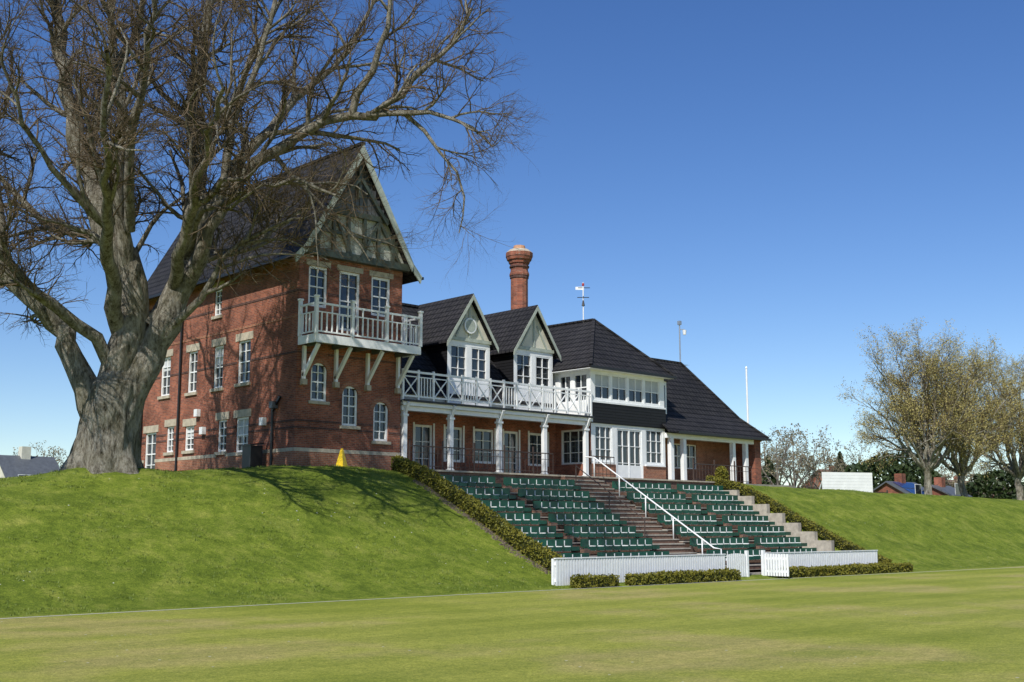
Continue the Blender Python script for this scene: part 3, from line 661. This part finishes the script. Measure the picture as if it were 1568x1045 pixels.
# and backward toward the house
L([q(.6,.6,9.8),q(-.6,3.0,12.6),q(-1.8,5.6,14.8),q(-3,8,18)],.28,.06)
t.T.done(('trunk_and_limbs','twigs'))
def crown_tree(name,seed,u,v,z,H,spread,nl=9,leafn=7,mat=M_bud,ls=.052,stem=.26):
    t=Tree(name,seed,[H*.26,H*.15,H*.085],[.07,.028,.012],[9,7,7],3,leaf=mat,leafn=leafn,leafsize=ls,wig=.2)
    r=t.r; b=V3((u,v,z)); hh=H*stem*.75
    t.limb([b-V3((0,0,.4)),b+V3((.1,0,hh*.5)),b+V3((r.uniform(-.2,.2),0,hh))],.026*H,.022*H,kids=False)
    top=b+V3((0,0,hh-.2))
    for i in range(nl):
        an=2*math.pi*(i+r.random()*.6)/nl; k=r.uniform(.75,1.02) if i%3 else .35; lowf=r.uniform(.62,.9) if i%2 else r.uniform(.36,.55)
        if i%3==0: lowf=.92
        e=V3((math.cos(an)*spread*k,math.sin(an)*spread*k,H*lowf))
        t.limb([top,top+V3((e.x*.3,e.y*.3,H*.12)),b+V3((e.x*.7,e.y*.7,hh*.4+e.z*.72)),b+e],.014*H,.03,k=6,t0=.2)
    t.T.done(('trunk_and_limbs',))
crown_tree('budding_tree',3,88.2,46,4.3,12.2,5.6,nl=16)
crown_tree('budding_tree',5,96,47,4.2,12.2,5.6,nl=14)
crown_tree('budding_tree',8,108,47.5,4.2,13,6.5,nl=13)
def far_mass(name,specs,seed,lmat):
    T=Thing(name); r=random.Random(seed)
    for (u,v,z,H,S,kind) in specs:
        if kind=='bare':
            t=Tree('x',r.randrange(9999),[H*.28,H*.16,H*.1],[.09,.04,.022],[5,5,5],3,leaf=M_far,leafn=2,leafsize=.15,mats=(M_twigfar,M_twigfar))
            b=V3((u,v,z)); t.big=T('trunks',M_twigfar); t.tw=T('twigs',M_twigfar); t.lv=T('buds',lmat)
            t.limb([b,b+V3((0,0,H*.25)),b+V3((0,0,H*.5)),b+V3((0,0,H*.85))],.02*H,.05,k=5,t0=.2,step=2)
            for i in range(5):
                an=i*1.26+r.random(); t.limb([b+V3((0,0,H*.22)),b+V3((math.cos(an)*S*.5,math.sin(an)*S*.5,H*.5)),b+V3((math.cos(an)*S,math.sin(an)*S,H*r.uniform(.65,.85)))],.012*H,.04,k=4,t0=.2,step=2)
        else:
            lv=T('evergreen_foliage',M_ever)
            for _ in range(1500):
                d=rv(r).normalized()*r.uniform(.6,1)**.5
                k=1+.25*noise.noise(d*2.3+V3((u,v,0)))
                if kind=='cone': hgt=r.random()**1.3; an=r.random()*6.28; rr=S*(1-hgt)*r.uniform(.6,1); p=V3((u+math.cos(an)*rr,v+math.sin(an)*rr,z+hgt*H))
                else: p=V3((u+d.x*S*k,v+d.y*S*k,z+H*.5+d.z*H*.5*k))
                lv.leaf(p,.35,r)
    T.done()
def at(x,Y):
    X=x*Y; return (.728*X+.686*Y, -.686*X+.728*Y)
sp=[]
for (a,Y,H,S,k) in ((.222,150,10,4,'bare'),(.236,170,12,5,'bare'),(.25,190,11,4,'bare'),(.262,170,9,4,'bare'),(.275,200,10,4,'cone'),(.292,190,11,4,'bare'),(.305,150,6.6,4.6,'round'),(.32,150,7.2,5,'round'),(.335,160,6.5,4,'round'),(.285,160,5,3,'round'),(.35,200,9,4,'bare'),(.362,170,6.5,4,'bare'),(.376,200,9,5,'bare'),(.395,180,8,5,'bare'),(.385,170,5.5,3,'bare'),(.42,230,11,5,'bare'),(.405,150,5,3.5,'round'),(.212,190,13,4,'bare'),(.215,160,7,3,'cone')):
    u,v=at(a,Y); sp.append((u,v,ground(u,v)-.3,H,S,k))
far_mass('distant_trees',sp,4,M_far)
sp=[]
for (a,Y,H,S,k) in ((-.392,200,11,4.5,'bare'),(-.378,210,9.5,3.5,'bare'),(-.41,220,7,3.5,'bare'),(-.385,230,6,3,'bare'),(-.365,220,7,3,'bare')):
    u,v=at(a,Y); sp.append((u,v,ground(u,v)-.5,H,S,k))
far_mass('distant_trees',sp,9,M_far)
Mh=Mesh(); rr=random.Random(3)
for _ in range(9000):
    a=rr.uniform(.2,.5); Y=240+rr.uniform(-4,4); u,v=at(a,Y); hh=4.5+2.5*noise.noise(V3((a*40,0,0)))
    Mh.leaf(V3((u,v,ground(u,v)+rr.random()*hh)),.6,rr)
for _ in range(5000):
    a=rr.uniform(-.5,-.25); Y=260+rr.uniform(-4,4); u,v=at(a,Y); hh=4+2.5*noise.noise(V3((a*40,0,0)))
    Mh.leaf(V3((u,v,ground(u,v)+rr.random()*hh)),.6,rr)
Mh.obj('distant_hedgerow',leafmat('hedgerow_leaves',(.05,.06,.025),(.12,.11,.06),.2))
def house(name,a,Y,w,d,h,rh,roofm,wallm,solar=False,base=None):
    u,v=at(a,Y); z=(base if base is not None else ground(u,v))-.1; T=Thing(name); W=T('walls',wallm)
    W.box(u-w/2,u+w/2,v-d/2,v+d/2,z,z+h)
    for sg in (-1,1): T('roof',roofm).slab([(u-w/2-.3,v+sg*(d/2+.3),z+h-.1),(u+w/2+.3,v+sg*(d/2+.3),z+h-.1),(u+w/2+.3,v,z+h+rh),(u-w/2-.3,v,z+h+rh)],.15)
    for sg in (-1,1): W.poly([(u+sg*w/2,v-d/2,z+h),(u+sg*w/2,v+d/2,z+h),(u+sg*w/2,v,z+h+rh-.15)])
    for k in range(int(w//2.5)):
        for zz in ([z+1,z+3.6] if h>4.5 else [z+1]):
            x=u-w/2+.8+k*2.5; T('windows',M_glass).box(x,x+1.1,v-d/2-.03,v-d/2+.02,zz,zz+1.2); T('frames',M_white).box(x-.06,x+1.16,v-d/2-.02,v-d/2+.01,zz-.06,zz+1.26)
    T('chimney',wallm).box(u-.5,u+.3,v-.4,v+.4,z+h+rh-.8,z+h+rh+.8)
    if solar:
        for i in range(5):
            for j in range(2):
                f0=.12+j*.42; f1=f0+.38; x0=u-w/2+.6+i*(w-1.2)/5; x1=x0+(w-1.2)/5-.12
                yy=lambda f:v-(d/2+.3)*(1-f); zz=lambda f:z+h-.1+(rh+.1)*f+.06
                T('solar_panels',M_solar).poly([(x0,yy(f0),zz(f0)),(x1,yy(f0),zz(f0)),(x1,yy(f1),zz(f1)),(x0,yy(f1),zz(f1))])
    T.done()
house('red_brick_house',.372,230,9,7,3.8,2.4,M_redroof,M_brick); house('red_brick_house',.392,240,8,7,3.6,2.3,M_redroof,M_brick); house('red_brick_house',.268,230,9,7,5,3,M_redroof,M_brick)
house('solar_roof_house',.325,120,5.2,5,1.1,1.5,M_lead,M_brick,True); house('low_brick_house',.358,120,3.4,4,1.1,1.0,M_lead,M_brick)
house('cottage_house',-.408,105,4.5,5,1.9,2.1,M_lead,M_cream,base=4.5)
T=Thing('post_and_rail_fence')
for i in range(14):
    u=66+i*2.6; z=ground(u,56); T('posts',M_rust).box(u-.06,u+.06,55.95,56.07,z-.2,z+1.3)
T('rails',M_rust).beam((66,56,5.5),(99.8,56,5.3),.05,.08); T.done()
Mh=Mesh(); rr=random.Random(2)
for _ in range(1200):
    d=rv(rr).normalized()*rr.uniform(.6,1); Mh.leaf(V3((57.6+d.x*.5,43.0+d.y*.4,5.25+d.z*.55)),.06,rr)
Mh.obj('potted_shrub',M_hedge)
# ------------------------------------------------------------------ light, sky, camera
el=math.radians(45); ts=math.radians(25)
S=V3((-math.cos(ts)*math.cos(el),-math.sin(ts)*math.cos(el),math.sin(el)))
sd=bpy.data.lights.new('sun','SUN'); sd.energy=5.0; sd.angle=math.radians(.45); sd.color=(1,.96,.90)
so=bpy.data.objects.new('sun',sd); scene.collection.objects.link(so); so.rotation_euler=S.to_track_quat('Z','Y').to_euler()
w=bpy.data.worlds.new('World'); scene.world=w; w.use_nodes=True; nt=w.node_tree; bg=nt.nodes['Background']
sk=nt.nodes.new('ShaderNodeTexSky'); sk.sky_type='NISHITA'; sk.sun_disc=False; sk.sun_elevation=el; sk.sun_rotation=math.atan2(S.x,S.y); sk.altitude=600; sk.air_density=1.0; sk.dust_density=.05; sk.ozone_density=2.5
hs=nt.nodes.new('ShaderNodeHueSaturation'); hs.inputs['Hue'].default_value=.512; hs.inputs['Saturation'].default_value=1.25
nt.links.new(sk.outputs[0],hs.inputs['Color']); nt.links.new(hs.outputs[0],bg.inputs['Color']); bg.inputs['Strength'].default_value=.124
cd=bpy.data.cameras.new('camera'); cd.sensor_width=36; cd.lens=36*1820/1568; cd.clip_end=5000; cd.clip_start=.1
co=bpy.data.objects.new('camera',cd); scene.collection.objects.link(co); co.location=(0,0,2.2); co.rotation_euler=(math.radians(98.9),0,math.radians(-43.3)); scene.camera=co
scene.view_settings.view_transform='Standard'; scene.view_settings.look='None'; scene.view_settings.exposure=0
